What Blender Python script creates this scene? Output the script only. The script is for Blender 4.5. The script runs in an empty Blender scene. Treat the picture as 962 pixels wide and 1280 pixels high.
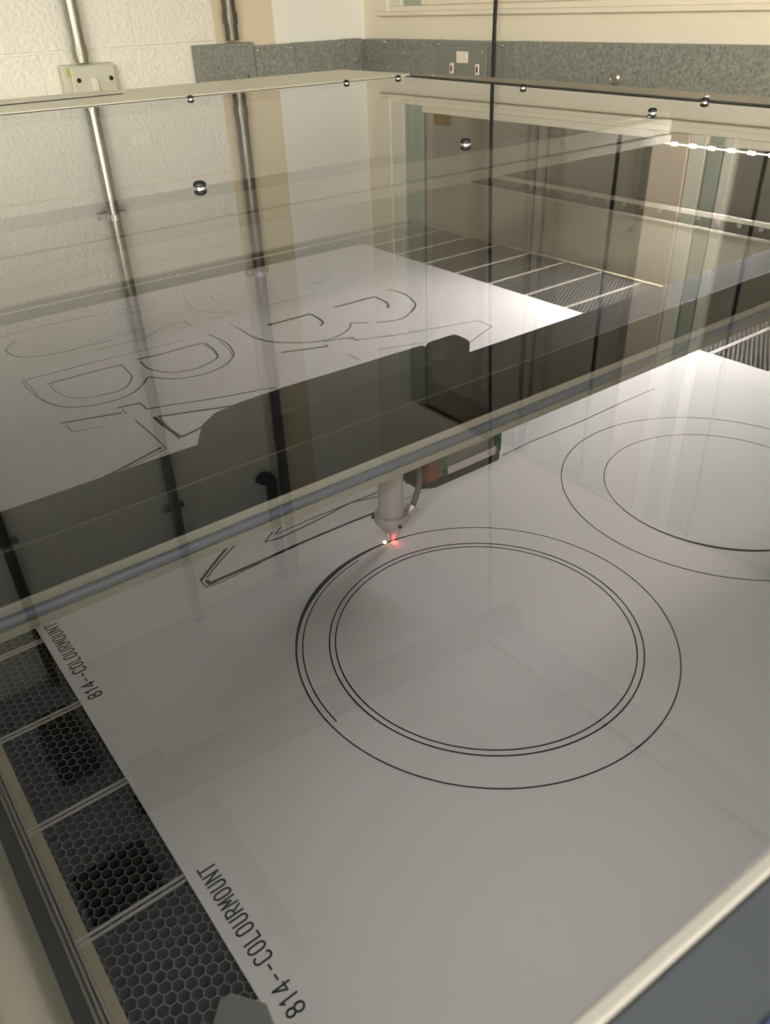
import bpy, math, random
import numpy as np
from mathutils import Vector, Matrix

random.seed(7)
scn = bpy.context.scene
COL = scn.collection
S = 0.4            # metres per modelling unit (camera stands 1 unit above the cutting bed)
Z0 = 0.9           # height of the cutting bed above the floor, metres


def U(p):
    return Vector((p[0] * S, p[1] * S, p[2] * S + Z0))


# ------------------------------------------------------------------ camera
cam_d = bpy.data.cameras.new('camera')
cam = bpy.data.objects.new('camera', cam_d)
COL.objects.link(cam)
_R = Vector((0.79339149, -0.60780802, -0.03315639))
_D = Vector((-0.35247878, -0.41432836, -0.83910114))
_F = Vector((0.49627477, 0.67742263, -0.54296402))
m = Matrix.Identity(4)
for i in range(3):
    m[i][0] = _R[i]; m[i][1] = -_D[i]; m[i][2] = -_F[i]
m.translation = U((0, 0, 1))
cam.matrix_world = m
cam_d.sensor_fit = 'VERTICAL'
cam_d.sensor_height = 36.0
cam_d.lens = 990.656 / 1280 * 36.0
cam_d.clip_start = 0.01
cam_d.dof.use_dof = True
cam_d.dof.focus_distance = 0.68
cam_d.dof.aperture_fstop = 18
scn.camera = cam

# ------------------------------------------------------------------ view, world, lights
scn.view_settings.view_transform = 'Standard'
scn.view_settings.look = 'None'
scn.view_settings.gamma = 1.0
scn.view_settings.exposure = 0.0
scn.view_settings.use_curve_mapping = False
scn.cycles.max_bounces = 10
scn.cycles.transparent_max_bounces = 24
scn.cycles.caustics_reflective = False
scn.cycles.caustics_refractive = False
scn.cycles.sample_clamp_indirect = 6.0

world = bpy.data.worlds.new('world')
scn.world = world
world.use_nodes = True
bg = world.node_tree.nodes['Background']
bg.inputs[0].default_value = (0.80, 0.77, 0.70, 1)
bg.inputs[1].default_value = 1.0


def area(name, loc, target, sx, sy, power, col):
    l = bpy.data.lights.new(name, 'AREA')
    l.shape = 'RECTANGLE'; l.size = sx * S; l.size_y = sy * S
    l.energy = power; l.color = col
    o = bpy.data.objects.new(name, l)
    COL.objects.link(o)
    o.location = U(loc)
    o.rotation_euler = (Vector(target) - Vector(loc)).to_track_quat('-Z', 'Y').to_euler()
    return o


WARM = (1.0, 0.955, 0.87)
ADDED_LAMP_SPOTS = [(-3.6, -1.6), (-3.6, -5.4), (0.4, -5.4)]
ADDED_LAMP_POWER = 186.0
LED_POWER = 10.8
ADDED_FRONT_LED_POWER = 2.25
for i, (lx, ly) in enumerate(ADDED_LAMP_SPOTS):
    area('added_tube_light', (lx, ly, 2.66), (lx, ly, 0), 3.0, 0.35, ADDED_LAMP_POWER, WARM)  # light of the tube lamps added out of view
area('added_front_led_light', (1.35, -.005, .585), (1.5, 1.2, -.1), 2.6, 0.03, ADDED_FRONT_LED_POWER, (1.0, 0.99, 0.97))  # light of the added front strip, hidden below the lid's front bar
area('led_strip_light', (2.83, 1.68, 0.50), (1.6, 1.45, 0.0), 0.88, 0.03, LED_POWER, (1.0, 0.985, 0.96))


# ------------------------------------------------------------------ materials
def lin(c):
    return tuple(((x / 12.92) if x <= 0.04045 else ((x + 0.055) / 1.055) ** 2.4) for x in c)


def rgb(r, g, b):
    return lin((r / 255, g / 255, b / 255)) + (1,)


def mat(name, col, rough=0.6, metal=0.0, var=0.0, vscale=8.0, bump=0.0, bscale=60.0, spec=0.5, detail=4.0, col2=None):
    M = bpy.data.materials.new(name)
    M.use_nodes = True
    nt = M.node_tree
    b = nt.nodes['Principled BSDF']
    b.inputs['Base Color'].default_value = col
    b.inputs['Roughness'].default_value = rough
    b.inputs['Metallic'].default_value = metal
    b.inputs['Specular IOR Level'].default_value = spec
    tc = nt.nodes.new('ShaderNodeTexCoord')
    if var > 0 or col2:
        n = nt.nodes.new('ShaderNodeTexNoise')
        n.inputs['Scale'].default_value = vscale
        n.inputs['Detail'].default_value = detail
        nt.links.new(tc.outputs['Object'], n.inputs['Vector'])
        r = nt.nodes.new('ShaderNodeValToRGB')
        r.color_ramp.elements[0].position = 0.3
        r.color_ramp.elements[1].position = 0.7
        if col2:
            r.color_ramp.elements[0].color = col2
            r.color_ramp.elements[1].color = col
        else:
            r.color_ramp.elements[0].color = tuple(c * (1 - var) for c in col[:3]) + (1,)
            r.color_ramp.elements[1].color = tuple(min(1, c * (1 + var)) for c in col[:3]) + (1,)
        nt.links.new(n.outputs['Fac'], r.inputs['Fac'])
        nt.links.new(r.outputs['Color'], b.inputs['Base Color'])
    if bump > 0:
        n2 = nt.nodes.new('ShaderNodeTexNoise')
        n2.inputs['Scale'].default_value = bscale
        n2.inputs['Detail'].default_value = 6.0
        nt.links.new(tc.outputs['Object'], n2.inputs['Vector'])
        bp = nt.nodes.new('ShaderNodeBump')
        bp.inputs['Strength'].default_value = bump
        bp.inputs['Distance'].default_value = 0.01
        nt.links.new(n2.outputs['Fac'], bp.inputs['Height'])
        nt.links.new(bp.outputs['Normal'], b.inputs['Normal'])
    return M


def emit(name, col, strength):
    M = bpy.data.materials.new(name)
    M.use_nodes = True
    b = M.node_tree.nodes['Principled BSDF']
    b.inputs['Base Color'].default_value = col
    b.inputs['Emission Color'].default_value = col
    b.inputs['Emission Strength'].default_value = strength
    return M


def sheet_mat(name, tint, r0=0.04, smear=0.0):
    """clear sheet: what is behind it, plus the reflection of both its faces (Schlick, two surfaces)"""
    M = bpy.data.materials.new(name)
    M.use_nodes = True
    nt = M.node_tree
    nt.nodes.clear()
    out = nt.nodes.new('ShaderNodeOutputMaterial')
    geo = nt.nodes.new('ShaderNodeNewGeometry')

    def math_(op, a, b=None):
        n = nt.nodes.new('ShaderNodeMath'); n.operation = op
        for i, v in enumerate((a, b)):
            if v is None: continue
            if isinstance(v, (int, float)): n.inputs[i].default_value = v
            else: nt.links.new(v, n.inputs[i])
        return n.outputs[0]
    dot = nt.nodes.new('ShaderNodeVectorMath'); dot.operation = 'DOT_PRODUCT'
    nt.links.new(geo.outputs['Incoming'], dot.inputs[0]); nt.links.new(geo.outputs['Normal'], dot.inputs[1])
    c = math_('ABSOLUTE', dot.outputs['Value'])
    f = math_('ADD', math_('MULTIPLY', math_('POWER', math_('SUBTRACT', 1.0, c), 5.0), 1 - r0), r0)
    f2 = math_('DIVIDE', math_('MULTIPLY', f, 2.0), math_('ADD', f, 1.0))
    tr = nt.nodes.new('ShaderNodeBsdfTransparent'); tr.inputs[0].default_value = tint
    gl = nt.nodes.new('ShaderNodeBsdfGlossy'); gl.inputs['Roughness'].default_value = smear
    gl.inputs[0].default_value = (.87, .89, .93, 1)
    mx = nt.nodes.new('ShaderNodeMixShader')
    nt.links.new(f2, mx.inputs[0]); nt.links.new(tr.outputs[0], mx.inputs[1]); nt.links.new(gl.outputs[0], mx.inputs[2])
    nt.links.new(mx.outputs[0], out.inputs[0])
    return M


def clear_mat(name, col):
    M = bpy.data.materials.new(name)
    M.use_nodes = True
    nt = M.node_tree
    nt.nodes.clear()
    out = nt.nodes.new('ShaderNodeOutputMaterial')
    tr = nt.nodes.new('ShaderNodeBsdfTransparent'); tr.inputs[0].default_value = col
    nt.links.new(tr.outputs[0], out.inputs[0])
    return M


M_block = mat('cream_painted_block', rgb(246, 240, 222), 0.5, bump=0.55, bscale=85, var=0.02, vscale=5)
M_mortar = mat('cream_painted_mortar', rgb(243, 236, 216), 0.6, bump=0.4, bscale=50)
M_plaster = mat('white_plaster', rgb(246, 241, 226), 0.6, bump=0.1, bscale=20, var=0.03, vscale=3)
M_beige = mat('beige_board', rgb(230, 214, 180), 0.5, var=0.03, vscale=4)
M_cream = mat('cream_gloss_paint', rgb(243, 231, 205), 0.35, var=0.02, vscale=5)
M_creamw = mat('pale_sash_paint', rgb(236, 230, 206), 0.35)
M_green = mat('greenish_sash_paint', rgb(176, 180, 160), 0.4)
M_pink = mat('pinkish_mullion_paint', rgb(226, 206, 180), 0.4)
M_room = mat('room_wall_paint', rgb(176, 180, 184), 0.7, var=0.02, vscale=3)
M_ceil = mat('ceiling_paint', rgb(176, 180, 186), 0.8, var=0.02, vscale=3)
M_floor = mat('floor_vinyl', rgb(70, 78, 88), 0.5, var=0.12, vscale=6)
M_galv = mat('galvanised_steel', rgb(164, 164, 152), 0.5, 0.3, col2=rgb(118, 121, 112), vscale=170, detail=3)
M_tube = mat('galvanised_tube', rgb(172, 168, 152), 0.28, 0.9, col2=rgb(156, 152, 138), vscale=40)
M_tubed = mat('dull_steel_tube', rgb(112, 106, 92), 0.35, 0.8, col2=rgb(98, 93, 82), vscale=40)
M_grip = mat('grey_switch_plastic', rgb(206, 202, 180), 0.45)
M_knob = mat('pale_knob_plastic', rgb(226, 222, 204), 0.4)
M_darkscrew = mat('dark_screw', rgb(30, 28, 26), 0.4, 0.3)
M_yellow = mat('yellow_green_sleeve', rgb(186, 190, 60), 0.5)
M_steel = mat('bright_steel', rgb(200, 198, 190), 0.25, 0.9)
M_socket = mat('metal_socket_plate', rgb(140, 142, 132), 0.4, 0.3)
M_white = mat('white_plastic', rgb(240, 226, 210), 0.4)
M_black = mat('black_rubber', rgb(14, 14, 14), 0.55)
M_cable = mat('black_cable_sheath', rgb(16, 15, 15), 0.5)
M_machine = mat('machine_cream_powder_coat', rgb(228, 220, 196), 0.45, var=0.02, vscale=6)
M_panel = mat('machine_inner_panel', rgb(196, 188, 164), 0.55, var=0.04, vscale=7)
M_railgrey = mat('rail_channel_grey', rgb(84, 82, 74), 0.4, 0.4)
M_flange = mat('grey_flange_steel', rgb(150, 142, 126), 0.35, 0.5, var=0.06, vscale=12)
M_tray = mat('black_tray', rgb(10, 10, 10), 0.7)
M_honey = mat('honeycomb_foil', rgb(122, 119, 108), 0.5, 0.2, var=0.25, vscale=25)
M_cell = mat('honeycomb_shaded_inside', rgb(20, 20, 19), 0.8)  # charred cell walls, their depth shade also put into the colour
M_alu = mat('aluminium_slat', rgb(205, 200, 185), 0.4, 0.3, var=0.12, vscale=40)
M_bedframe = mat('beige_bed_frame', rgb(176, 168, 138), 0.5, var=0.08, vscale=18)
M_board = mat('white_mount_board', rgb(226, 222, 216), 0.75, var=0.015, vscale=3)
M_cut = mat('charred_cut', rgb(26, 23, 20), 0.8)
M_ink = mat('black_ink', rgb(22, 22, 26), 0.6)
M_beam = mat('black_anodised_beam', rgb(12, 13, 14), 0.65, 0.0, spec=0.06, var=0.1, vscale=8)
M_lip = mat('cream_beam_lip', rgb(156, 153, 134), 0.45)
M_rod = mat('blue_grey_rod', rgb(118, 126, 132), 0.5, 0.3)
M_head = mat('dark_grey_carriage', rgb(22, 24, 28), 0.6, spec=0.15, var=0.08, vscale=15)
M_pcb = mat('green_end_block', rgb(38, 92, 66), 0.5)
M_red = mat('red_end_block', rgb(122, 48, 40), 0.5)
M_greymet = mat('grey_sensor_cover', rgb(120, 120, 112), 0.4, 0.3)
M_guide = mat('worn_guide_rail', rgb(186, 180, 160), 0.4, 0.3, var=0.15, vscale=10)
M_clip2 = mat('batten_grey', rgb(128, 130, 134), 0.6)
M_clip = mat('pale_grey_clip', rgb(128, 126, 118), 0.6)
M_nozzle = mat('pale_grey_anodised', rgb(196, 190, 182), 0.38, 0.35)
M_hose = mat('grey_hose', rgb(96, 94, 90), 0.5)
M_bar = mat('dark_grey_lid_bar', rgb(58, 62, 66), 0.5)
M_barb = mat('blue_grey_seam', rgb(58, 68, 100), 0.4)
M_bar2 = mat('cross_bar_paint', rgb(150, 146, 122), 0.6, spec=0.2)
M_edge = mat('pale_sheet_edge', rgb(138, 134, 126), 0.6, spec=0.2)
M_lid = sheet_mat('clear_acrylic', (0.495, 0.488, 0.51, 1))
M_lidclear = clear_mat('clear_acrylic_underside', (1, 1, 1, 1))
M_glass = sheet_mat('window_glass', (0.90, 0.89, 0.85, 1))
M_out = mat('grey_render_outside', rgb(160, 152, 132), 0.8, var=0.08, vscale=2)
M_led = emit('led_chip', (1.0, 0.93, 0.80, 1), 45.0)
M_ledline = emit('led_glow_line', (1.0, 0.95, 0.85, 1), 7.0)
M_added_lamp = emit('added_lamp_diffuser', (1.0, 0.93, 0.80, 1), 3.0)
M_spark = emit('laser_red_glow', (1.0, 0.16, 0.12, 1), 5.0)
M_spark2 = emit('hot_spark', (1.0, 0.75, 0.45, 1), 6.0)
M_duct = mat('dark_grey_duct', rgb(46, 48, 50), 0.5)
M_brown = mat('brown_paper_label', rgb(150, 124, 80), 0.7)


# ------------------------------------------------------------------ mesh helpers
ORG = {}


class MB:
    def __init__(self):
        self.v = []; self.f = []; self.mi = []

    def _add(self, vs, fs, k=0):
        b = len(self.v)
        self.v += [tuple(p) for p in vs]
        self.f += [tuple(b + i for i in f) for f in fs]
        self.mi += [k] * len(fs)
        return self

    def box(self, x0, x1, y0, y1, z0, z1, k=0):
        return self.hexa([(x0, y0), (x1, y0), (x1, y1), (x0, y1)], z0, z1, k)

    def hexa(self, q, z0, z1, k=0, ktop=None):
        n = len(q)
        vs = [(p[0], p[1], z0) for p in q] + [(p[0], p[1], z1) for p in q]
        fs = [tuple(range(n - 1, -1, -1))] + [(i, (i + 1) % n, n + (i + 1) % n, n + i) for i in range(n)]
        self._add(vs, fs, k)
        b = len(self.v) - 2 * n
        self.f.append(tuple(b + n + i for i in range(n))); self.mi.append(k if ktop is None else ktop)
        return self

    def cyl(self, p0, p1, r0, r1=None, n=16, k=0):
        r1 = r0 if r1 is None else r1
        p0 = Vector(p0); p1 = Vector(p1); d = (p1 - p0).normalized()
        a = d.orthogonal().normalized(); c = d.cross(a)
        vs = []
        for p, r in ((p0, r0), (p1, r1)):
            for i in range(n):
                t = 2 * math.pi * i / n
                vs.append(p + a * (r * math.cos(t)) + c * (r * math.sin(t)))
        fs = [tuple(range(n - 1, -1, -1)), tuple(range(n, 2 * n))] + [(i, (i + 1) % n, n + (i + 1) % n, n + i) for i in range(n)]
        return self._add(vs, fs, k)

    def tube(self, pts, r, n=12, k=0):
        P = [Vector(p) for p in pts]; vs = []; fs = []
        ref = None
        for i, p in enumerate(P):
            d = ((P[i + 1] if i + 1 < len(P) else p) - (P[i - 1] if i else p)).normalized()
            if ref is None: ref = d.orthogonal()
            ref = (ref - d * ref.dot(d)).normalized()
            c = d.cross(ref)
            for j in range(n):
                t = 2 * math.pi * j / n
                vs.append(p + ref * (r * math.cos(t)) + c * (r * math.sin(t)))
        for i in range(len(P) - 1):
            for j in range(n):
                fs.append((i * n + j, i * n + (j + 1) % n, (i + 1) * n + (j + 1) % n, (i + 1) * n + j))
        fs += [tuple(range(n - 1, -1, -1)), tuple(range((len(P) - 1) * n, len(P) * n))]
        return self._add(vs, fs, k)

    def lathe(self, prof, c, n=24, k=0, axis=(0, 0, 1)):
        ax = Vector(axis).normalized(); a = ax.orthogonal().normalized(); b = ax.cross(a); c = Vector(c)
        vs = []; fs = []
        for r, h in prof:
            for j in range(n):
                t = 2 * math.pi * j / n
                vs.append(c + ax * h + a * (r * math.cos(t)) + b * (r * math.sin(t)))
        m_ = len(prof)
        for i in range(m_ - 1):
            for j in range(n):
                fs.append((i * n + j, i * n + (j + 1) % n, (i + 1) * n + (j + 1) % n, (i + 1) * n + j))
        fs += [tuple(range(n - 1, -1, -1)), tuple(range((m_ - 1) * n, m_ * n))]
        return self._add(vs, fs, k)

    def ribbon(self, pts, w, z0, z1):
        """flat bar along a path in plan; w one width or one per point"""
        P = [Vector((p[0], p[1])) for p in pts]
        closed = (P[0] - P[-1]).length < 1e-6
        if closed: P = P[:-1]
        n = len(P); vs = []
        for i, p in enumerate(P):
            a = P[(i - 1) % n] if (closed or i) else p
            b = P[(i + 1) % n] if (closed or i < n - 1) else p
            d1 = (p - a).normalized() if (p - a).length > 0 else None
            d2 = (b - p).normalized() if (b - p).length > 0 else None
            d = ((d1 or d2) + (d2 or d1))
            d = d.normalized() if d.length > 1e-6 else (d1 or d2)
            s = 1.0
            if d1 and d2:
                s = min(1.6, 1.0 / max(0.4, d.dot(d1)))
            q = Vector((-d.y, d.x)) * (0.5 * s * (w[i] if isinstance(w, (list, tuple)) else w))
            for z in (z0, z1):
                vs.append((p.x + q.x, p.y + q.y, z)); vs.append((p.x - q.x, p.y - q.y, z))
        fs = []
        for i in range(n if closed else n - 1):
            j = (i + 1) % n
            a, b = 4 * i, 4 * j
            fs += [(a + 3, b + 3, b + 2, a + 2), (a + 2, b + 2, b, a), (a + 1, b + 1, b + 3, a + 3), (a, b, b + 1, a + 1)]
        if not closed:
            e = 4 * (n - 1)
            fs += [(0, 1, 3, 2), (e, e + 2, e + 3, e + 1)]
        return self._add(vs, fs)

    def mesh(self, name, mats, org, bevel=0, smooth=False):
        me = bpy.data.meshes.new(name)
        me.from_pydata([tuple(U(p) - org) for p in self.v], [], self.f)
        for mm in (mats if isinstance(mats, (list, tuple)) else [mats]): me.materials.append(mm)
        me.polygons.foreach_set('material_index', self.mi)
        if smooth:
            me.polygons.foreach_set('use_smooth', [True] * len(me.polygons))
        me.update()
        return me

    def build(self, name, mats, parent=None, bevel=0.0, smooth=False, origin=None):
        if parent is not None:
            org = ORG[parent.name]
        elif origin is not None:
            org = U(origin)
        else:
            a = np.array(self.v); lo = a.min(0); hi = a.max(0)
            org = U(((lo[0] + hi[0]) / 2, (lo[1] + hi[1]) / 2, lo[2]))
        o = bpy.data.objects.new(name, self.mesh(name, mats, org, bevel, smooth))
        COL.objects.link(o)
        if parent is not None: o.parent = parent
        else: o.location = org
        ORG[o.name] = org
        if smooth:
            md = o.modifiers.new('edges', 'EDGE_SPLIT'); md.split_angle = math.radians(40)
        if bevel > 0:
            md = o.modifiers.new('bevel', 'BEVEL'); md.width = bevel * S; md.segments = 3; md.limit_method = 'ANGLE'
            md.harden_normals = False
        return o


def tag(o, label=None, cat=None, group=None, kind=None):
    if label: o['label'] = label
    if cat: o['category'] = cat
    if group: o['group'] = group
    if kind: o['kind'] = kind
    return o


def thing(name, loc, label, cat, group=None):
    o = bpy.data.objects.new(name, None)
    COL.objects.link(o)
    o.location = U(loc); o.empty_display_size = 0.05
    ORG[o.name] = U(loc)
    return tag(o, label, cat, group)


def copy_part(src, parent, off):
    """a copy of a part (shared mesh) moved by off, given in modelling units"""
    c = src.copy(); COL.objects.link(c)
    c.parent = parent
    c.location = src.location + Vector(off) * S
    return c


def struct(name, mb, m_, parent=None, **k):
    o = mb.build(name, m_, parent, **k)
    o['kind'] = 'structure'
    return o


def smooth_path(pts, per=6):
    P = [np.array(p, float) for p in pts]
    P = [2 * P[0] - P[1]] + P + [2 * P[-1] - P[-2]]
    out = []
    for i in range(1, len(P) - 2):
        a, b, c, d = P[i - 1:i + 3]
        for t in np.linspace(0, 1, per, endpoint=False):
            out.append(tuple(0.5 * ((2 * b) + (-a + c) * t + (2 * a - 5 * b + 4 * c - d) * t * t + (-a + 3 * b - 3 * c + d) * t ** 3)))
    out.append(tuple(P[-2]))
    return out


# ------------------------------------------------------------------ the room
XW, YW = 4.11, 5.637            # right wall and back wall planes
XL, YF = -6.0, -8.0
ZF, ZC = -Z0 / S, 5.0           # floor and ceiling heights in modelling units
struct('floor', MB().box(XL, XW + .4, YF, YW + .4, ZF - .2, ZF), M_floor)
struct('ceiling', MB().box(XL, XW + .4, YF, YW + .4, ZC, ZC + .2), M_ceil)
struct('wall_left', MB().box(XL - .3, XL, YF, YW, ZF, ZC), M_room)
struct('wall_front', MB().box(XL, XW, YF - .3, YF, ZF, ZC), M_room)
wb = struct('wall_back', MB().box(XL, XW + .4, YW + .012, YW + .4, ZF, ZC), M_mortar)
# painted blocks of the back wall, one object each
BH, BL, JT = 0.52, 1.065, 0.012
blk = None
z = ZF + 0.01
row0 = int(math.floor((0.80 - ZF) / BH))
zstart = 0.80 - row0 * BH
shared = {}
k = -1
while True:
    zb = zstart + k * BH
    k += 1
    if zb + BH < ZF + .05: continue
    if zb > ZC - .1: break
    h_lo = max(zb, ZF); h_hi = min(zb + BH - JT, ZC)
    off = 2.311 if (k - 1 - row0) % 2 == 0 else 1.69
    xs = off - BL * 4
    while xs < 2.86:
        x0, x1 = max(xs, -1.9), min(xs + BL - JT * .6, 2.865)
        if x1 - x0 > .05:
            key = (round(x1 - x0, 3), round(h_hi - h_lo, 3))
            if key not in shared:
                shared[key] = MB().box(0, x1 - x0, 0, .012, 0, h_hi - h_lo).mesh('block', M_block, U((0, 0, 0)))
            o = bpy.data.objects.new('block', shared[key]); COL.objects.link(o)
            o.parent = wb
            o.location = U((x0, YW + .004 + random.uniform(-.0015, .0015), h_lo)) - ORG[wb.name]
            md = o.modifiers.new('bevel', 'BEVEL'); md.width = .007 * S; md.segments = 2
        xs += BL
struct('wall_panel', MB().box(2.875, 3.325, YW - .012, YW + .012, ZF, ZC), M_beige, wb)
struct('wall_panel', MB().box(3.325, XW, YW - .006, YW + .012, ZF, ZC), M_plaster, wb)

# right wall with its window opening
WZ0, WZ1, WY0, WY1 = 0.917, 3.35, 0.6, 5.31
wr = struct('wall_right', MB().box(XW, XW + .4, YF, YW, ZF, WZ0).box(XW, XW + .4, YF, YW, WZ1, ZC)
            .box(XW, XW + .4, WY1, YW, WZ0, WZ1).box(XW, XW + .4, YF, WY0, WZ0, WZ1), M_cream)
win = struct('window_1', MB().box(XW - .03, XW + .06, WY0 - .13, WY1 + .13, WZ0 - .02, WZ0 + .008)
             .box(XW - .03, XW + .06, WY1, WY1 + .13, WZ0 + .008, WZ1 + .1)
             .box(XW - .03, XW + .06, WY0 - .13, WY0, WZ0 + .008, WZ1 + .1)
             .box(XW - .03, XW + .06, WY0, WY1, WZ1, WZ1 + .1), M_cream, bevel=.006)
MB().box(XW - .012, XW + .05, WY0, WY1, WZ0 + .008, WZ0 + .04).build('bottom_rail', M_cream, win, bevel=.005)
MB().box(XW + .0, XW + .05, WY0, 4.963, WZ0 + .042, 1.0).build('bottom_rail', M_cream, win, bevel=.004)
MB().box(XW - .012, XW + .05, 5.165, 5.31, WZ0 + .04, WZ1).build('sash_stile', M_creamw, win, bevel=.005)
MB().box(XW + .004, XW + .05, 4.965, 5.15, WZ0 + .04, WZ1).build('sash_stile', M_green, win, bevel=.005)
MB().box(XW + .016, XW + .04, 3.188, 3.202, 1.0, WZ1).build('glazing_bar', M_darkscrew, win)
MB().box(XW - .02, XW + .05, 2.705, 2.93, WZ0 + .04, WZ1).build('mullion', M_pink, win, bevel=.006)
MB().box(XW - .008, XW + .05, 2.605, 2.70, WZ0 + .04, WZ1).build('sash_stile', M_creamw, win, bevel=.004)
MB().box(XW - .004, XW + .05, 2.505, 2.59, WZ0 + .04, WZ1).build('sash_stile', M_green, win, bevel=.004)
MB().box(XW - .008, XW + .05, 2.44, 2.495, WZ0 + .04, WZ1).build('sash_stile', M_creamw, win, bevel=.004)
MB().box(XW + .016, XW + .04, 2.274, 2.286, 1.0, WZ1).build('glazing_bar', M_darkscrew, win)
MB().box(XW + .018, XW + .04, 3.835, 3.86, 1.0, WZ1).build('glazing_bar', M_flange, win)
MB().box(XW + .018, XW + .04, 3.74, 3.76, 1.0, WZ1).build('glazing_bar', M_flange, win)
for (a, b) in ((3.862, 4.963), (3.762, 3.833), (3.207, 3.738), (2.932, 3.183), (2.289, 2.438), (WY0, 2.271)):
    MB().box(XW + .024, XW + .034, a, b, 1.001, WZ1).build('glass_pane', M_glass, win)
MB().box(XW + .019, XW + .0238, 4.672, 4.848, 1.002, 1.075).build('paper_label', M_brown, win)
# what is outside
struct('wall_outside', MB().box(9.5, 9.8, -14, 18, ZF - 1, 7), M_out)
struct('ground_outside', MB().box(XW + .4, 9.5, -14, 18, ZF - 1.2, ZF - 1), M_out)

# ------------------------------------------------------------------ laser cutter body
lc = thing('laser_cutter', (1.4, 1.8, ZF), 'large cream laser cutter with a clear flat lid standing in the room corner', 'laser cutter')
def rx(y):  # right edge of the lid sheet
    return 2.83 + (y - 1.58) * .079 if y > 1.58 else 2.83 + (y - 1.58) * .02
def ry(x):  # back edge of the lid sheet
    return 3.775 + (2.96 - x) * .045
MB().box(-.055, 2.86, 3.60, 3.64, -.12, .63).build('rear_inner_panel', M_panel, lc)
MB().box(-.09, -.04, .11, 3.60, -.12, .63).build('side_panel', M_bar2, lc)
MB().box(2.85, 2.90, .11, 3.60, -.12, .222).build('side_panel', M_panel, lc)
MB().box(2.93, 2.97, .11, 3.60, .16, .60).build('upper_side_panel', M_railgrey, lc)
rail = MB().box(2.852, 2.93, .15, 3.59, .222, .228).box(2.905, 2.93, .15, 3.59, .228, .268).box(2.852, 2.93, .15, 3.59, .268, .274).build('side_rail', M_head, lc)
MB().box(2.846, 2.852, .15, 3.59, .219, .227).build('rail_edge', M_machine, rail)
MB().box(2.846, 2.852, .15, 3.59, .267, .284).build('rail_edge', M_machine, rail)
b0 = MB().cyl((2.905, .5, .247), (2.893, .5, .247), .011, n=10).build('rail_dot', M_steel, rail)  # row of small bright discs along the rail
for i in range(1, 36):
    copy_part(b0, rail, (0, .088 * i, 0))
p0 = MB().cyl((2.85, 2.087, .169), (2.84, 2.087, .169), .012, .009, n=12).build('panel_bolt', M_steel, lc)
MB().box(-.05, 2.86, .10, 3.62, -.15, -.12).build('tray', M_tray, lc)
MB().box(-.04, -.0195, .12, 3.59, -.09, -.012).build('gutter', M_railgrey, lc)
MB().box(-.0192, -.0155, .12, 3.59, -.03, -.004).box(-.0155, -.0125, .12, 3.59, -.03, -.010).box(-.0125, -.0092, .12, 3.59, -.03, .002).box(-.0092, -.0065, .12, 3.59, -.03, -.008).box(-.0065, -.0033, .12, 3.59, -.03, .004).build('bed_guide', M_guide, lc)
# outer casing down to the floor, with rear and right decks round the lid
MB().box(-.45, -.40, .02, 4.45, ZF + .25, .62).build('casing_side', M_machine, lc)
MB().box(3.14, 3.18, .02, 4.45, ZF + .25, .625).build('casing_side', M_machine, lc)
MB().box(-.40, 3.14, .02, .06, ZF + .25, .60).build('casing_front', M_machine, lc)
MB().box(-.40, 3.14, 4.41, 4.45, ZF + .25, .62).build('casing_back', M_machine, lc)
for sx in (-.38, 3.0):
    for sy in (.1, 4.25):
        MB().box(sx, sx + .1, sy, sy + .1, ZF, ZF + .25).build('foot', M_black, lc)
MB().hexa([(-.45, ry(-.45) + .016), (2.975, ry(2.975) + .016), (3.10, 3.84), (3.09, 4.47), (-.45, 4.47)], .62, .655).build('rear_deck', M_machine, lc, bevel=.004)
MB().hexa([(-.2, ry(-.2) + .001), (2.96, ry(2.96) + .001), (2.96, ry(2.96) + .015), (-.2, ry(-.2) + .015)], .63, .6515).build('rear_gasket', M_black, lc)
MB().hexa([(-.40, 4.20), (1.62, 4.24), (1.65, 4.47), (-.40, 4.47)], .6555, .660).build('rear_cover_plate', M_machine, lc, bevel=.003)
MB().hexa([(-.40, 4.172), (1.62, 4.222), (1.62, 4.239), (-.40, 4.199)], .6555, .659).build('cover_gasket', M_darkscrew, lc)
MB().hexa([(rx(.1) + .063, .1), (3.10, .1), (3.13, 1.74), (3.21, 2.75), (3.22, 3.84), (3.115, 3.836), (rx(3.77) + .068, 3.77), (rx(1.58) + .063, 1.58)], .60, .648).build('side_deck', M_flange, lc, bevel=.003)
MB().hexa([(rx(.1) + .005, .1), (rx(.1) + .061, .1), (rx(1.58) + .061, 1.58), (rx(3.77) + .065, 3.77), (rx(3.77) + .005, 3.77), (rx(1.58) + .005, 1.58)], .61, .652).build('lid_gasket', M_black, lc)
for (sx, sy) in ((3.07, 3.62), (3.02, 1.95)):
    MB().lathe([(.013, 0), (.011, .006), (.004, .009)], (sx, sy, .648), 12).build('deck_screw', M_steel, lc)
# plate and knob imitating a ghost reflection of the wall switch
swp = MB().box(1.24, 1.46, 3.585, 3.60, .512, .556).build('ghost_plate', M_machine, lc, bevel=.003)
MB().cyl((1.345, 3.585, .534), (1.345, 3.577, .534), .024, n=16).build('ghost_knob', M_flange, swp)
# LED strip on the right side
led = MB().box(2.865, 2.905, 1.2, 2.14, .487, .515).build('led_strip', M_railgrey, lc)
l0 = MB().box(2.860, 2.865, 1.225, 1.25, .4955, .5065).build('led', M_led, led)
for i in range(1, 12):
    copy_part(l0, led, (0, .0795 * i, 0))
MB().box(2.862, 2.865, 1.21, 2.13, .4985, .5035).build('led_diffuser', M_ledline, led)
MB().box(2.905, 2.93, 1.2, 2.14, .49, .512).build('led_bracket', M_railgrey, led)

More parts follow.
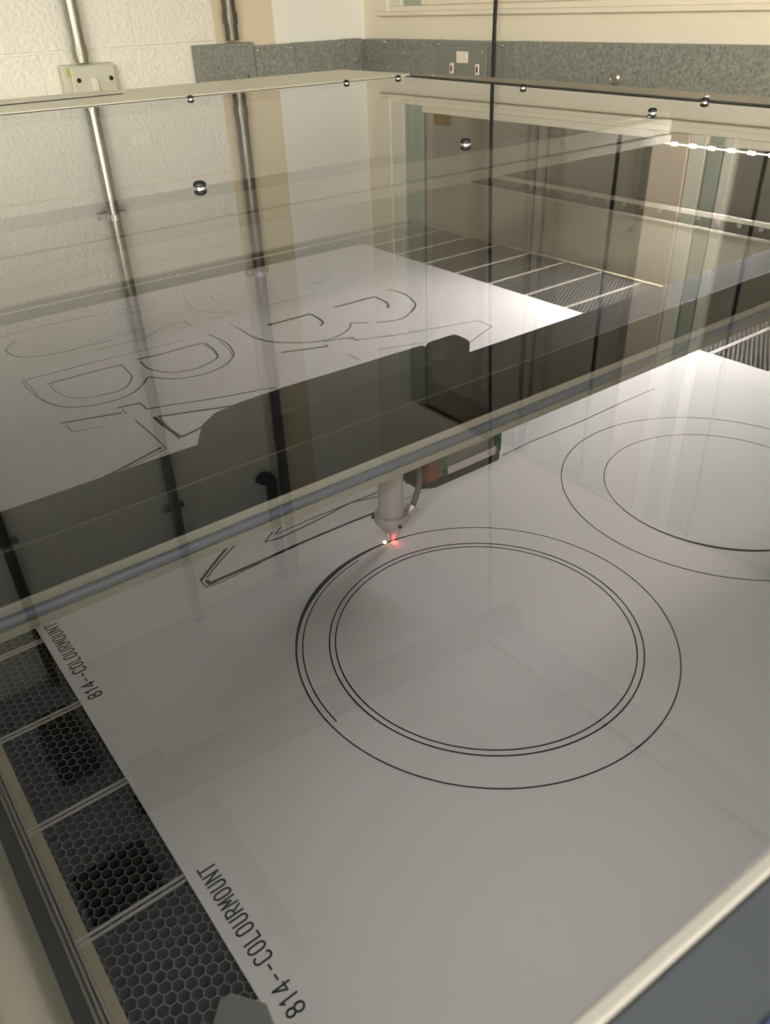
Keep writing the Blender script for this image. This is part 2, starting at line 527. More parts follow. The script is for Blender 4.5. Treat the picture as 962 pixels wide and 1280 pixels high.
added_front_led = MB().box(.05, 2.65, -.03, .02, .587, .599).build('led_strip', M_railgrey, lc)  # second strip, added unseen under the front edge to brighten the card
MB().box(.07, 2.63, -.015, .005, .586, .587).build('led_diffuser', M_led, added_front_led)
# the lid: clear sheet, cross bar, screws, front bar
lid = MB().hexa([(-.2, .092 + .01), (0.3, .0782), (rx(.0) - .03, .0936 - .052 * 2.7), (rx(1.58), 1.58), (rx(3.77), 3.77), (2.96, ry(2.96)), (-.2, ry(-.2))], .6465, .650, 1, 0).build('lid', [M_lid, M_lidclear], lc)
lid['label'] = 'clear acrylic lid sheet mirroring the walls'
xb = MB().box(-.12, 2.57, 1.775, 1.84, .585, .632).box(-.12, 2.57, 1.77, 1.83, .556, .583).build('cross_bar', M_bar2, lid, bevel=.003)
MB().box(-.12, 2.57, 1.79, 1.84, .632, .646).build('shadow_gap_strip', M_railgrey, xb)  # dark strip painted where the shadow gap falls above the bar
for (sx, sy) in ((.829, 1.80), (1.65, 1.80), (2.501, 1.81), (-.02, 1.80), (.876, 3.731), (1.737, 3.731), (2.598, 3.73), (2.91, 3.705), (2.85, 1.846), (2.885, 2.78)):
    s0 = MB().lathe([(.0125, .0035), (.0150, .005), (.0150, .009), (.0125, .013), (.007, .0155), (.002, .016)], (sx, sy, .650), 20).build('screw', M_black, lid, smooth=True)
    MB().cyl((sx, sy, .650), (sx, sy, .6535), .0135, n=20).build('screw_washer', M_steel, lid)
def fy(x, d=0): return .0936 - .052 * x + d
MB().hexa([(-.2, fy(-.2, -.008)), (2.7, fy(2.7, -.008)), (2.7, fy(2.7, -.0005)), (-.2, fy(-.2, -.0005))], .640, .6525).build('front_edge_strip', M_edge, lid, bevel=.0015)
MB().hexa([(-.2, fy(-.2, -.045)), (2.7, fy(2.7, -.045)), (2.7, fy(2.7, -.0085)), (-.2, fy(-.2, -.0085))], .60, .651).build('front_bar', M_bar, lid, bevel=.002)
MB().hexa([(-.2, fy(-.2, -.05)), (2.7, fy(2.7, -.05)), (2.7, fy(2.7, -.0455)), (-.2, fy(-.2, -.0455))], .60, .652).build('front_seam', M_barb, lid)
MB().hexa([(-.2, fy(-.2, -.09)), (2.7, fy(2.7, -.09)), (2.7, fy(2.7, -.0505)), (-.2, fy(-.2, -.0505))], .60, .648).build('front_bar', M_head, lid, bevel=.002)

# ------------------------------------------------------------------ cutting bed
bed = thing('cutting_bed', (1.38, 1.8, -.05), 'black honeycomb cutting bed crossed by thin metal slats under the card', 'cutting bed')
MB().box(-.0028, .012, .14, 3.50, -.05, -.004).build('bed_frame', M_bedframe, bed)
MB().box(2.765, 2.785, .14, 3.50, -.05, -.002).build('bed_frame', M_bedframe, bed)
MB().box(.012, 2.765, 3.485, 3.50, -.05, -.004).build('bed_frame', M_bedframe, bed)
P_ = .016
A_ = P_ / math.sqrt(3)
cs = []
nx = int((2.765 - .012) / (P_ * math.sqrt(3) / 2))
for i in range(nx + 1):
    x = .012 + A_ + i * P_ * math.sqrt(3) / 2
    if x > 2.765 - A_: break
    for j in range(int(3.33 / P_)):
        y = .155 + j * P_ + (P_ / 2 if i % 2 else 0)
        if .19 < x < 2.255 and y < 3.20: continue
        cs.append((x, y))
cs = np.array(cs)
ang = np.arange(6) * math.pi / 3
ring = np.stack([np.cos(ang), np.sin(ang)], 1)
nc = len(cs)
V = np.zeros((nc, 18, 3))
V[:, 0:6, :2] = cs[:, None] + ring[None] * A_; V[:, 0:6, 2] = -.0055
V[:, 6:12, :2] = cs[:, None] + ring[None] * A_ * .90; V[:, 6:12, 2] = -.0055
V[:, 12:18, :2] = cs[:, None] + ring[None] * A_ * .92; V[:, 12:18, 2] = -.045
F = []
for i in range(6):
    j = (i + 1) % 6
    F += [(i, j, 6 + j, 6 + i), (6 + i, 6 + j, 12 + j, 12 + i)]
F = np.array(F)
FF = (F[None] + (np.arange(nc) * 18)[:, None, None]).reshape(-1, 4)
org = ORG[bed.name]
VV = V.reshape(-1, 3) * S + np.array([0, 0, Z0]) - np.array(org)
me = bpy.data.meshes.new('honeycomb')
me.vertices.add(len(VV)); me.vertices.foreach_set('co', VV.ravel())
me.loops.add(FF.size); me.loops.foreach_set('vertex_index', FF.ravel().astype(np.int32))
me.polygons.add(len(FF)); me.polygons.foreach_set('loop_start', (np.arange(len(FF)) * 4).astype(np.int32))
me.update(calc_edges=True); me.validate()
me.materials.append(M_honey); me.materials.append(M_cell)
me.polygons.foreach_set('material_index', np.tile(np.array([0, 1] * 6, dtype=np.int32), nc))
hc = bpy.data.objects.new('honeycomb', me); COL.objects.link(hc); hc.parent = bed; hc['kind'] = 'stuff'
sl = MB().box(-.005, 2.775, .2825 - .0062, .2825 - .0022, -.0062, -.0037).box(-.005, 2.775, .2825 + .0022, .2825 + .0062, -.0062, -.0037).build('slat', M_alu, bed)
for i in range(1, 16):
    copy_part(sl, bed, (0, .2075 * i, 0))
# small grey clip lying on the bed at its near end
tag(MB().hexa([(.088, .44), (.090, .503), (.108, .521), (.123, .518), (.150, .482), (.143, .44)], -.0036, .004).build('clip', M_clip, bevel=.002),
    'small flat grey clip lying on honeycomb beside the card edge', 'clip')

# ------------------------------------------------------------------ mount board with its cuts
mb_ = MB().box(.146, 2.296, .20, 3.237, -.0035, 0)
board = mb_.build('mount_board', M_board)
tag(board, 'large white mount board with cut circles and letters on honeycomb bed', 'mount board')
ZT = .0004


def cut(pts, w, nm='cut_line', mt=None):
    return MB().ribbon(pts, w, -.0001, ZT).build(nm, mt or M_cut, board)


def arc(c, r, a0, a1, n=96):
    return [(c[0] + r * math.cos(math.radians(a0 + (a1 - a0) * i / n)), c[1] + r * math.sin(math.radians(a0 + (a1 - a0) * i / n))) for i in range(n + 1)]


C1 = (.803, .799); C2 = (1.590, .823)
n = 160
ow = []
for i in range(n + 1):
    a = 360 * i / n
    d = abs((a - 112 + 180) % 360 - 180)
    ow.append(.0027 + .0075 * math.exp(-(d / 26) ** 2) - .0009 * math.exp(-((((a - 30 + 180) % 360) - 180) / 40) ** 2))
cut(arc(C1, .350, 0, 360, n), ow)
cut(arc(C1, .338, 98, 181, 60), .0024)
cut(arc(C1, .2885, 0, 360, 128), .0029)
cut(arc((C1[0] - .001, C1[1]), .2765, 0, 360, 128), .0027)
cut(arc(C2, .367, 0, 360, 144), .0027)
n = 128
ow = [.0022 + .0055 * math.exp(-(((((360 * i / n) - 215 + 180) % 360) - 180) / 38) ** 2) for i in range(n + 1)]
cut(arc(C2, .2645, 0, 360, n), ow)
TRACES = [
 (1, 0.005, [(0.5479,3.0961),(0.5863,3.1145),(0.6607,3.1213),(0.7712,3.1231),(0.9127,3.1093)]),
 (0, 0.003, [(0.9322,3.1148),(1.074,3.0913)]),
 (1, 0.003, [(1.0782,3.1014),(1.136,3.1122),(1.1405,3.0569),(1.1023,3.0099),(1.0659,3.0222),(0.982,3.0684)]),
 (1, 0.005, [(0.5914,3.0292),(0.5594,3.0036),(0.532,2.9601),(0.5295,2.9253),(0.5372,2.8819),(0.5583,2.8454),(0.5913,2.8227),(0.6379,2.805),(0.688,2.796),(0.7731,2.8009),(0.8572,2.7937)]),
 (1, 0.003, [(0.8099,2.8259),(0.9497,2.8286),(0.9981,2.8197)]),
 (0, 0.005, [(0.4896,2.6296),(0.5332,2.6321),(0.6475,2.6295),(0.712,2.6322),(0.7922,2.6264)]),
 (0, 0.003, [(0.7924,2.6271),(0.8812,2.6183),(0.9898,2.6108),(1.0517,2.6201)]),
 (0, 0.003, [(0.7761,2.7348),(0.8728,2.7328),(0.9587,2.7277),(1.0442,2.7893),(1.0927,2.7931),(1.1445,2.7947),(1.1422,2.74)]),
 (1, 0.003, [(0.4896,2.6296),(0.487,2.5526),(0.4902,2.4679),(0.5001,2.4309)]),
 (1, 0.003, [(0.4983,2.6217),(0.4971,2.5376),(0.4958,2.4744)]),
 (1, 0.005, [(0.4889,2.4794),(0.5046,2.3923),(0.5324,2.3373),(0.5627,2.3105),(0.6137,2.2856),(0.6873,2.2821),(0.7457,2.3049),(0.7878,2.3449),(0.8183,2.382)]),
 (1, 0.005, [(0.8198,2.3832),(0.8643,2.3219),(0.9192,2.2905),(0.9858,2.2815),(1.0583,2.3042),(1.1162,2.3598),(1.1416,2.419),(1.1563,2.5022),(1.1467,2.6124)]),
 (1, 0.003, [(1.1462,2.5335),(1.1313,2.4179),(1.1106,2.3649)]),
 (0, 0.008, [(0.5483,2.5487),(0.6204,2.5501),(0.6983,2.5509),(0.7614,2.547)]),
 (0, 0.008, [(0.7591,2.5415),(0.7917,2.5448)]),
 (1, 0.005, [(0.7917,2.5448),(0.7849,2.4565),(0.7774,2.4176),(0.7409,2.3623),(0.6992,2.3401),(0.6333,2.3492)]),
 (1, 0.003, [(0.6341,2.346),(0.5939,2.3668),(0.5671,2.3941),(0.5549,2.4335),(0.5485,2.4918),(0.5519,2.5369)]),
 (0, 0.008, [(0.8501,2.5509),(0.9394,2.5406),(1.0158,2.5441),(1.0908,2.5403)]),
 (1, 0.005, [(1.0908,2.5403),(1.0877,2.4576),(1.0719,2.3899),(1.0515,2.3686),(1.0307,2.3581),(0.9667,2.3395),(0.9139,2.3535),(0.8723,2.3908),(0.8481,2.4556),(0.8527,2.5287)]),
 (1, 0.003, [(1.0997,2.5386),(1.095,2.4656),(1.0791,2.3976)]),
 (0, 0.008, [(0.6517,2.2224),(0.6871,2.2172),(0.7175,2.2076)]),
 (0, 0.005, [(0.7175,2.2076),(0.7162,2.1548),(0.7886,2.1322),(0.8994,2.089),(1.0292,2.0513)]),
 (0, 0.005, [(1.0292,2.0545),(1.0868,2.0312)]),
 (0, 0.003, [(0.6575,2.202),(0.6578,2.1643),(0.6582,2.1818)]),
 (0, 0.008, [(0.4851,2.2342),(0.571,2.2057),(0.65,2.1802)]),
 (0, 0.003, [(0.4925,2.2093),(0.4927,2.155),(0.5743,2.1285)]),
 (0, 0.003, [(0.6599,2.2048),(0.657,2.1644)]),
 (0, 0.008, [(0.7108,2.0883),(0.7082,2.0361),(0.7094,1.9933),(0.7151,1.9184)]),
 (0, 0.003, [(0.7227,2.0895),(0.7063,1.9104)]),
 (0, 0.008, [(0.7151,1.9184),(0.7427,1.9235),(0.7951,1.9362)]),
 (0, 0.008, [(0.7238,2.0826),(0.8038,2.0505),(0.8984,2.0121),(0.9587,1.9894)]),
 (1, 0.003, [(0.659,2.1049),(0.66,2.0065),(0.6556,1.8855)]),
 (0, 0.008, [(0.6467,1.8967),(0.551,1.8661),(0.4973,1.8496),(0.441,1.8363)]),
 (0, 0.003, [(0.6568,1.8814),(0.5642,1.8547),(0.509,1.8498)]),
 (1, 0.003, [(1.2666,3.0486),(1.2405,2.9633),(1.237,2.8789),(1.2595,2.8321),(1.3061,2.7886),(1.3463,2.7766)]),
 (1, 0.003, [(1.3585,3.0066),(1.3417,2.9361),(1.3554,2.8823)]),
 (1, 0.003, [(1.2595,2.6522),(1.2584,2.4744),(1.2722,2.4224)]),
 (1, 0.005, [(1.2599,2.5745),(1.2554,2.4679),(1.2689,2.411),(1.2937,2.3656),(1.3693,2.293),(1.4219,2.271),(1.4768,2.2683),(1.5307,2.2876),(1.5711,2.3157),(1.5969,2.3494)]),
 (0, 0.005, [(1.5985,2.3518),(1.6481,2.3078)]),
 (1, 0.005, [(1.6731,2.2855),(1.7577,2.258),(1.8128,2.2791),(1.8795,2.3212),(1.9197,2.3704),(1.9555,2.4733),(1.9513,2.573)]),
 (0, 0.011, [(1.3619,2.5416),(1.4675,2.5387),(1.5449,2.5383)]),
 (1, 0.008, [(1.5449,2.5383),(1.5383,2.4729),(1.5257,2.4251),(1.4995,2.4009)]),
 (0, 0.008, [(1.2537,2.2724),(1.335,2.2396),(1.4057,2.2136)]),
 (0, 0.003, [(1.4057,2.2136),(1.4109,2.2378)]),
 (0, 0.005, [(1.4146,2.2602),(1.4619,2.2466),(1.5209,2.2244)]),
 (0, 0.005, [(1.5139,2.2308),(1.514,2.1867)]),
 (0, 0.003, [(1.5206,2.2281),(1.4959,2.212)]),
 (0, 0.011, [(1.6563,2.5389),(1.7512,2.5378),(1.849,2.5368)]),
 (1, 0.008, [(1.849,2.5368),(1.8396,2.4457),(1.806,2.3901)]),
 (0, 0.003, [(1.5164,2.1939),(1.6594,2.1337),(1.8003,2.0955),(1.9603,2.0503)]),
 (0, 0.003, [(1.9603,2.0503),(1.9531,1.973),(1.8024,1.9149),(1.6774,1.8705)]),
 (0, 0.003, [(1.5158,2.0691),(1.6723,2.0167)]),
 (0, 0.003, [(1.8094,3.0217),(1.9487,3.0295)]),
 (0, 0.003, [(1.413,2.1041),(1.4155,2.0388)]),
 (0, 0.003, [(1.7393,2.8485),(1.868,2.8684)]),
 (1, 0.003, [(1.4764,2.7417),(1.5903,2.736),(1.6865,2.7269)]),
 (0, 0.005, [(0.5649,1.3613),(0.527,1.3344),(0.4624,1.2876)]),
 (0, 0.003, [(0.579,1.3552),(0.5269,1.3235),(0.4755,1.287)]),
 (0, 0.002, [(0.4624,1.2876),(0.4618,1.2599),(0.4832,1.255),(0.5885,1.261)]),
 (0, 0.007, [(0.4726,1.2812),(0.4731,1.2665),(0.488,1.2642)]),
 (0, 0.006, [(0.4813,1.2668),(0.5914,1.2661),(0.7046,1.2679)]),
 (0, 0.005, [(0.7046,1.2679),(0.8287,1.2648),(0.8987,1.2605)]),
 (0, 0.003, [(0.6708,1.3466),(0.6357,1.3226)]),
 (0, 0.003, [(0.6357,1.3226),(0.673,1.3147),(0.7633,1.3203),(0.8768,1.3325),(0.9506,1.3108)]),
 (0, 0.003, [(0.6948,1.3509),(0.6691,1.3335),(0.7798,1.3356),(0.9573,1.329)]),
 (0, 0.005, [(1.0297,1.3169),(1.0796,1.3208)]),
 (0, 0.003, [(1.0408,1.3306),(1.0721,1.3332)]),
 (0, 0.002, [(0.9858,1.262),(1.0791,1.2574)]),
 (0, 0.003, [(1.938,1.2638),(1.7782,1.2655),(1.6088,1.2617),(1.411,1.269),(1.3105,1.2645)]),
]

for sm, w, pts in TRACES:
    cut(smooth_path(pts) if sm else pts, w * 1.3 if w > .0045 else w * 1.1)

# hand lettered code along the left edge, drawn as ink strokes
def oval(x0, x1, y0, y1, a0=0, a1=360, n=14):
    return [((x0 + x1) / 2 + (x1 - x0) / 2 * math.cos(math.radians(a0 + (a1 - a0) * i / n)), (y0 + y1) / 2 + (y1 - y0) / 2 * math.sin(math.radians(a0 + (a1 - a0) * i / n))) for i in range(n + 1)]


def pill(x0, x1, y0, y1):
    r = (x1 - x0) / 2
    return oval(x0, x1, y1 - 2 * r * .7, y1, 0, 180, 8) + oval(x0, x1, y0, y0 + 2 * r * .7, 180, 360, 8) + [(x1, y1 - r * .7)]


GLYPH = {
    '8': [oval(.12, .88, .52, 1.0), oval(.05, .95, 0, .54)],
    '1': [[(.25, .80), (.55, 1.0), (.55, 0)]],
    '4': [[(.72, 0), (.72, .55), (.72, 1.0), (.05, .30), (.98, .30)]],
    '-': [[(.2, .45), (.8, .45)]],
    'C': [oval(.1, .9, .55, 1.0, 20, 180, 8) + oval(.1, .9, 0, .45, 180, 340, 8)],
    'O': [pill(.1, .9, 0, 1)],
    'L': [[(.15, 1), (.15, 0), (.85, 0)]],
    'U': [[(.12, 1), (.12, .3)] + oval(.12, .88, 0, .45, 180, 360, 8) + [(.88, 1)]],
    'R': [[(.12, 0), (.12, 1)], [(.12, 1), (.6, .98), (.85, .85), (.85, .65), (.6, .5), (.12, .48)], [(.5, .5), (.92, 0)]],
    'M': [[(.02, 0), (.12, 1), (.5, .3), (.88, 1), (.98, 0)]],
    'N': [[(.1, 0), (.1, 1), (.9, 0), (.9, 1)]],
    'T': [[(0, .99), (1, .99)], [(.5, 1), (.5, 0)]],
}


def lettering(text, y0, y1, xb_, xt):
    mb = MB()
    n = len(text); pitch = (y1 - y0) / (n - .25)
    for i, ch in enumerate(text):
        for st in GLYPH[ch]:
            pts = [Vector((xb_ + (xt - xb_) * q[1], y0 + pitch * i + pitch * .78 * q[0])) for q in st]
            for a, b in zip(pts[:-1], pts[1:]):
                d = (b - a)
                if d.length < 1e-6: continue
                d = d.normalized() * .0009
                mb.ribbon([tuple(a - d), tuple(b + d)], .0029, -.0001, ZT)
    o = mb.build('lettering', M_ink, board)
    o['label'] = 'black hand-lettered code reading 814--COLOURMOUNT'
    return o


lettering('814--COLOURMOUNT', .450, .692, .1855, .1625)
lettering('814--COLOURMOUNT', 1.103, 1.352, .1835, .1605)

# ------------------------------------------------------------------ gantry beam
gb = thing('gantry_beam', (1.4, 1.05, .265), 'dark gantry beam with pale lower lip and steel rod crossing above the card', 'gantry beam')
MB().box(-.035, 2.84, 1.0, 1.11, .318, .400).box(-.035, 2.84, 1.012, 1.11, .266, .318).build('beam_profile', M_beam, gb, bevel=.003)
MB().box(-.035, 2.84, .996, 1.012, .265, .281).build('lower_lip', M_lip, gb, bevel=.002)
MB().box(-.035, 2.84, .999, 1.012, .3015, .318).build('upper_lip', M_lip, gb, bevel=.002)
MB().cyl((-.035, 1.003, .2915), (2.84, 1.003, .2915), .0105, n=16).build('guide_rod', M_rod, gb, smooth=True)
for (bx_, bz) in ((1.725, .352), (1.755, .364), (1.79, .347)):
    MB().cyl((bx_, 1.0, bz), (bx_, .990, bz), .0135, .011, n=10).build('beam_bolt', M_head, gb)
MB().box(2.80, 2.85, .98, 1.14, .285, .41).build('end_plate', M_head, gb, bevel=.003)
MB().box(-.037, -.030, .98, 1.14, .255, .41).build('end_plate', M_head, gb)
MB().box(-.035, 2.84, .999, 1.0005, .3985, .4005).build('edge_highlight', M_railgrey, gb)  # paler strip, the beam's edge highlight put into its colour

# ------------------------------------------------------------------ laser head
lh = thing('laser_carriage', (.853, 1.142, .004), 'dark laser head carriage behind the beam with pale pointed nozzle', 'laser head')
body = [(.472, .22), (.99, .22), (.99, .402), (.66, .407), (.565, .405), (.515, .400), (.488, .385), (.474, .355)]
mbb = MB()
nn = len(body)
vs = [(p[0], 1.115, p[1]) for p in body] + [(p[0], 1.20, p[1]) for p in body]
mbb._add(vs, [tuple(range(nn)), tuple(range(2 * nn - 1, nn - 1, -1))] + [((i + 1) % nn, i, nn + i, nn + (i + 1) % nn) for i in range(nn)])
mbb.build('carriage_cover', M_head, lh, bevel=.004)
MB().hexa([(.99, 1.12), (1.076, 1.12), (1.076, 1.20), (.99, 1.20)], .20, .375).build('carriage_block', M_head, lh, bevel=.006)
MB().hexa([(.985, 1.135), (1.070, 1.135), (1.070, 1.19), (.985, 1.19)], .375, .412).build('cable_clamp', M_head, lh, bevel=.012)
MB().hexa([(.925, 1.14), (.962, 1.12), (1.150, 1.12), (1.163, 1.132), (1.163, 1.21), (.925, 1.21)], .104, .126).build('sensor_base', M_head, lh, bevel=.005)
MB().box(.955, 1.158, 1.125, 1.205, .126, .200).build('sensor_housing', M_head, lh, bevel=.002)
MB().box(.990, 1.132, 1.119, 1.125, .142, .190).build('sensor_cover', M_greymet, lh, bevel=.002)
MB().box(.990, 1.132, 1.114, 1.119, .130, .150).build('cover_ledge', M_nozzle, lh, bevel=.002)
g1 = MB().box(.969, .9895, 1.1175, 1.125, .130, .196).build('terminal_block', M_pcb, lh, bevel=.0015)
MB().cyl((.981, 1.1175, .141), (.981, 1.114, .141), .005, n=10).build('terminal_screw', M_darkscrew, g1)
g2 = MB().box(1.133, 1.152, 1.1175, 1.125, .130, .196).build('terminal_block', M_pcb, lh, bevel=.0015)
MB().cyl((1.143, 1.1175, .141), (1.143, 1.114, .141), .005, n=10).build('terminal_screw', M_darkscrew, g2)
MB().box(.938, .968, 1.118, 1.19, .128, .196).build('terminal_block', M_red, lh, bevel=.0015)
MB().lathe([(.0275, .07), (.0275, .30)], (.853, 1.142, 0), 28).build('nozzle_tube', M_nozzle, lh, smooth=True)
noz = MB().lathe([(.0035, .007), (.0065, .009), (.020, .033), (.0345, .055), (.037, .060), (.037, .074), (.0355, .077), (.029, .078)], (.853, 1.142, 0), 32).build('nozzle_tip', M_nozzle, lh, smooth=True)
MB().cyl((.848, 1.1085, .062), (.846, 1.1025, .062), .0042, n=10).build('grub_screw', M_darkscrew, noz)
MB().cyl((.826, 1.163, .067), (.819, 1.168, .067), .005, n=10).build('grub_screw', M_darkscrew, noz)
hf = MB().cyl((.880, 1.137, .046), (.902, 1.134, .070), .0095, .0115, n=14).cyl((.902, 1.134, .070), (.907, 1.134, .0755), .0145, n=14).build('hose_fitting', M_nozzle, lh, smooth=True)
MB().tube([(.904, 1.134, .072), (.913, 1.135, .090), (.924, 1.136, .113), (.930, 1.138, .127), (.932, 1.15, .2)], .0068).build('air_hose', M_hose, lh, smooth=True)
MB().box(.82, .89, 1.16, 1.20, .20, .30).build('nozzle_mount', M_head, lh)
# glowing spot where the beam meets the board
sp = thing('laser_spot', (.853, 1.142, .001), 'tiny red glow with sparks under the nozzle tip on the card', 'spark')
MB().lathe([(.007, .0), (.006, .0015), (.002, .002)], (.854, 1.136, .0006), 14).build('red_glow', M_spark, sp)
MB().lathe([(.004, .0), (.0042, .002), (.002, .004)], (.838, 1.149, .0006), 10).build('hot_spark', M_spark2, sp)
MB().tube([(.8505, 1.144, .006), (.843, 1.150, .021), (.835, 1.156, .037)], .001, 6).build('flare', M_spark2, sp)
pl = bpy.data.lights.new('laser_glow_light', 'POINT'); pl.energy = .002; pl.color = (1, .2, .15); pl.shadow_soft_size = .004
plo = bpy.data.objects.new('laser_glow_light', pl); COL.objects.link(plo); plo.location = U((.853, 1.130, .012))

# ------------------------------------------------------------------ services on the walls
def conduit_group(c):
    c['group'] = 'steel conduits on the walls'
    return c


def conduit(nm, x, zb, zt, r, m_, label, saddles=(), couplers=(), y=None):
    y = YW - .08 if y is None else y
    c = thing(nm, (x, y, zb), label, 'conduit')
    MB().cyl((x, y, zb), (x, y, zt), r, n=18).build('pipe', m_, c, smooth=True)
    for zz in saddles:
        MB().cyl((x, y, zz - .02), (x, y, zz + .02), r * 1.12, n=18).box(x - .09, x + .09, y + r * .6, YW - .004, zz - .02, zz + .02).cyl((x - .065, y + r * .6, zz), (x - .065, y + r * .2, zz), .016, n=10).build('saddle', M_steel, c)
    for zz in couplers:
        MB().cyl((x, y, zz - .035), (x, y, zz + .035), r * 1.13, n=18).build('coupler', m_, c)
    return conduit_group(c)


conduit('conduit', 1.908, .735, ZC - .001, .042, M_tube, 'shiny steel conduit rising from the grey rotary switch', (1.47, 3.816), (.79,))
conduit('conduit', 2.955, .80, ZC - .001, .045, M_tubed, 'dull steel conduit rising from the left end of the trunking', (2.061,), (.93,))
conduit('conduit', .60, ZF + .001, ZC - .001, .04, M_tubed, 'dark steel conduit seen only as a reflection at the left edge', (3.6,))
# short pipe with a hooked end, high on the back wall
hk = thing('hooked_pipe', (2.85, YW - .06, 3.84), 'short black hooked pipe high on the back wall, mirrored in the lid', 'pipe')
MB().tube(smooth_path([(2.825, YW - .06, ZC - .001), (2.825, YW - .06, 4.0), (2.825, YW - .06, 3.92), (2.80, YW - .06, 3.86), (2.75, YW - .06, 3.85), (2.72, YW - .06, 3.89)], 4), .052).build('pipe', M_black, hk, smooth=True)

# rotary isolator
iso = thing('rotary_switch', (1.94, YW, .43), 'pale grey rotary isolator switch on the block wall below shiny conduit', 'switch')
MB().box(1.772, 2.108, YW - .075, YW - .004, .43, .728).build('backbox', M_grip, iso, bevel=.014)
MB().box(1.815, 2.100, YW - .105, YW - .076, .434, .722).build('cover', M_grip, iso, bevel=.02)
kb = MB().cyl((1.945, YW - .105, .585), (1.945, YW - .116, .585), .075, n=28).build('dial', M_grip, iso, smooth=True)
MB().box(1.922, 1.968, YW - .140, YW - .116, .515, .655).build('handle', M_knob, kb, bevel=.008)
for sx in (1.858, 2.062):
    MB().cyl((sx, YW - .105, .643), (sx, YW - .109, .643), .014, n=14).build('cover_screw', M_darkscrew, iso)
MB().box(1.802, 1.816, YW - .1, YW - .082, .665, .715).build('earth_sleeve', M_yellow, iso, bevel=.004)
MB().box(1.90, 2.0, YW - .1062, YW - .1052, .685, .697).build('raised_strip', M_grip, iso)
MB().box(1.90, 2.02, YW - .1062, YW - .1052, .667, .670).build('raised_strip', M_grip, iso)

# galvanised trunking
tr1 = thing('trunking', (3.35, YW - .05, .49), 'grey galvanised cable trunking along the back wall meeting the corner', 'trunking', 'cable trunking runs')
MB().box(2.676, 3.095, YW - .112, YW - .013, .49, .785).build('end_box', M_galv, tr1, bevel=.004)
MB().box(3.105, 3.43, YW - .100, YW - .013, .49, .760).build('cover_plate', M_galv, tr1, bevel=.003)
MB().box(3.434, 3.86, YW - .100, YW - .013, .49, .762).build('cover_plate', M_galv, tr1, bevel=.003)
MB().box(3.864, 4.012, YW - .104, YW - .013, .49, .764).build('corner_plate', M_galv, tr1, bevel=.003)
for (sx, sz) in ((3.40, .735), (3.85, .742), (3.13, .735)):
    MB().lathe([(.014, 0), (.011, .007), (.003, .009)], (sx, YW - .100, sz), 12, axis=(0, -1, 0)).build('cover_screw', M_steel, tr1)
MB().lathe([(.024, 0), (.024, .012), (.012, .016)], (3.955, YW - .104, .63), 16, axis=(0, -1, 0)).build('knockout_plug', M_galv, tr1)
MB().box(3.02, 3.035, YW - .1135, YW - .112, .55, .60).build('slot_cover', M_tubed, tr1)
tr2 = thing('trunking', (XW - .05, 2.5, .49), 'long grey galvanised cable trunking along the wall under the window', 'trunking', 'cable trunking runs')
MB().box(XW - .100, XW - .001, 4.702, 5.53, .49, .758).build('cover_plate', M_galv, tr2, bevel=.003)
MB().box(XW - .100, XW - .001, 4.022, 4.698, .49, .756).build('outlet_plate', M_socket, tr2, bevel=.003)
MB().box(XW - .100, XW - .001, YF + .01, 4.018, .49, .757).build('cover_plate', M_galv, tr2, bevel=.003)
gl_ = MB().lathe([(.034, 0), (.034, .008), (.026, .014), (.024, .008)], (XW - .1, 3.175, .592), 18, axis=(-1, 0, 0)).build('knockout_plug', M_steel, tr2, smooth=True)
MB().lathe([(.024, 0), (.024, .012), (.012, .016)], (XW - .1, 5.44, .63), 16, axis=(-1, 0, 0)).build('knockout_plug', M_galv, tr2)
for (sy, sz) in ((4.663, .735), (4.215, .722), (4.06, .735), (5.25, .742)):
    MB().lathe([(.013, 0), (.010, .007), (.003, .009)], (XW - .1, sy, sz), 12, axis=(-1, 0, 0)).build('cover_screw', M_steel, tr2)
so = thing('wall_socket', (XW - .1, 4.38, .53), 'grey metal socket outlet with pale switch rocker on the trunking', 'socket')
MB().box(XW - .114, XW - .1005, 4.185, 4.60, .50, .725).build('plate', M_socket, so, bevel=.004)
MB().box(XW - .126, XW - .114, 4.405, 4.455, .635, .70).build('rocker', M_white, so, bevel=.003)
MB().box(XW - .126, XW - .114, 4.352, 4.402, .635, .70).build('rocker', M_white, so, bevel=.003)
for sy in (4.508, 4.262):
    w_ = MB().box(XW - .120, XW - .114, sy - .018, sy + .018, .57, .632).build('indicator', M_white, so, bevel=.003)
    MB().box(XW - .1215, XW - .120, sy - .007, sy + .007, .585, .617).build('indicator_window', M_darkscrew, w_)
MB().cyl((XW - .114, 4.215, .70), (XW - .119, 4.215, .70), .012, n=12).build('plate_screw', M_steel, so)

# black cable hanging in front of the right wall
cb = MB().tube(smooth_path([(XW - .15, 4.083, -.4), (XW - .15, 4.083, .57), (XW - .15, 4.080, .97), (XW - .148, 4.06, 1.6), (XW - .148, 4.02, 2.3), (XW - .148, 3.96, 3.4), (XW - .148, 3.90, 4.4), (XW - .148, 3.88, ZC - .001)], 5), .0125, 8).build('power_cable', M_cable, smooth=True)
tag(cb, 'thin black cable hanging down in front of the window wall', 'cable')

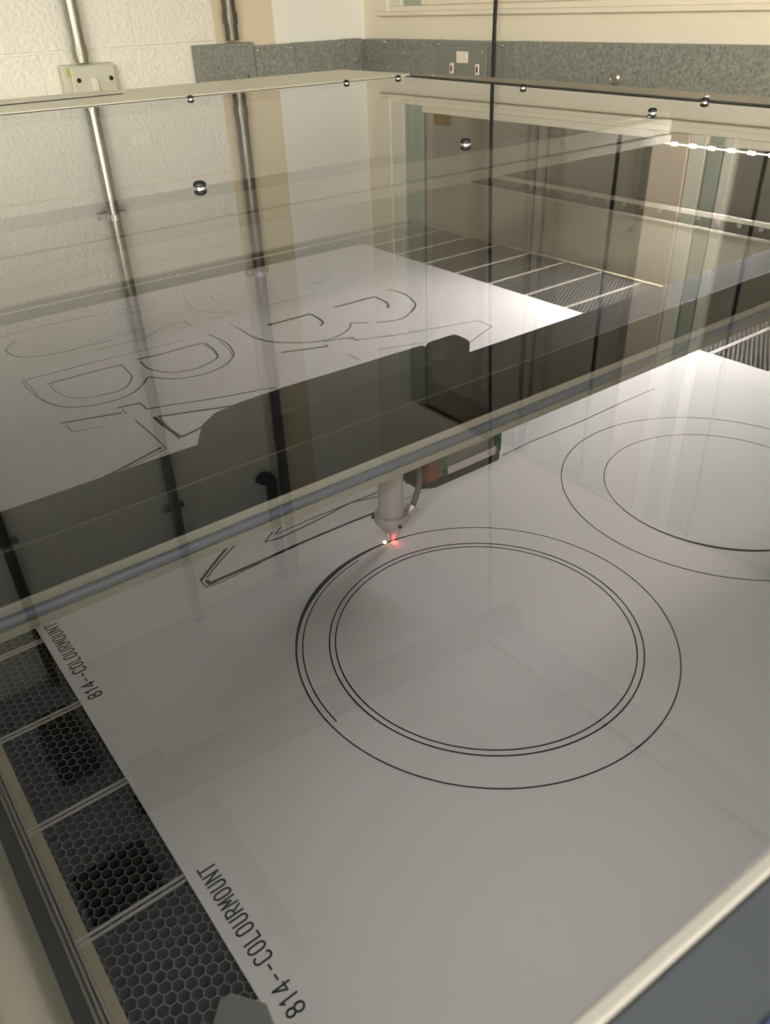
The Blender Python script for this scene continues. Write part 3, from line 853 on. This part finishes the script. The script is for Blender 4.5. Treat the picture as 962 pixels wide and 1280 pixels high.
# ------------------------------------------------------------------ ceiling services (mirrored in the lid)
du = thing('ceiling_duct', (2.4, 3.8, ZC), 'long dark grey duct fixed under the ceiling', 'duct')
MB().hexa([(.62, 3.87), (.75, 4.14), (4.10, 3.80), (4.10, 3.60)], ZC - .16, ZC - .001).build('duct_body', M_duct, du, bevel=.01)
MB().box(.70, .95, 3.80, 4.2, ZC - .2, ZC - .161).build('duct_flange', M_duct, du)
cc = thing('conduit', (3.75, 2.2, ZC), 'thin dark conduit running across the ceiling to the duct', 'conduit')
MB().cyl((3.70, 3.58, ZC - .03), (3.78, .9, ZC - .03), .02, n=10).build('pipe', M_duct, cc)
bt = thing('ceiling_batten', (1.0, 3.0, ZC), 'unlit grey batten fixed to the ceiling beside the duct', 'light')
MB().hexa([(.95, 2.33), (1.05, 2.31), (1.12, 3.66), (.99, 3.70)], ZC - .06, ZC - .001).build('housing', M_clip2, bt, bevel=.01)
hg = thing('ceiling_fan_unit', (.42, 4.6, ZC), 'dark square unit hanging from the ceiling near the back wall', 'ceiling unit')
MB().box(.30, .58, 4.44, 4.95, ZC - .3, ZC - .001).build('casing', M_duct, hg, bevel=.02)
MB().box(.10, .55, 3.30, 3.62, ZC - .12, ZC - .001).build('bracket', M_duct, hg)
for i, (lx, ly) in enumerate(ADDED_LAMP_SPOTS):  # tube lamps added out of view to brighten the room
    lb = thing('added_pendant_lamp', (lx, ly, ZC), ('added unseen tube lamp hanging left of the laser cutter', 'added unseen tube lamp hanging in the far corner of the room', 'added unseen tube lamp hanging in the room in front of the laser cutter')[i], 'lamp', 'added pendant tube lamps')
    MB().box(lx - 1.55, lx + 1.55, ly - .16, ly + .16, 2.78, 2.86).build('housing', M_white, lb, bevel=.01)
    MB().box(lx - 1.5, lx + 1.5, ly - .14, ly + .14, 2.70, 2.7795).build('diffuser', M_added_lamp, lb, bevel=.02)
    for sx in (-1.2, 1.2):
        MB().cyl((lx + sx, ly, 2.86), (lx + sx, ly, ZC - .001), .015, n=8).build('stem', M_steel, lb)
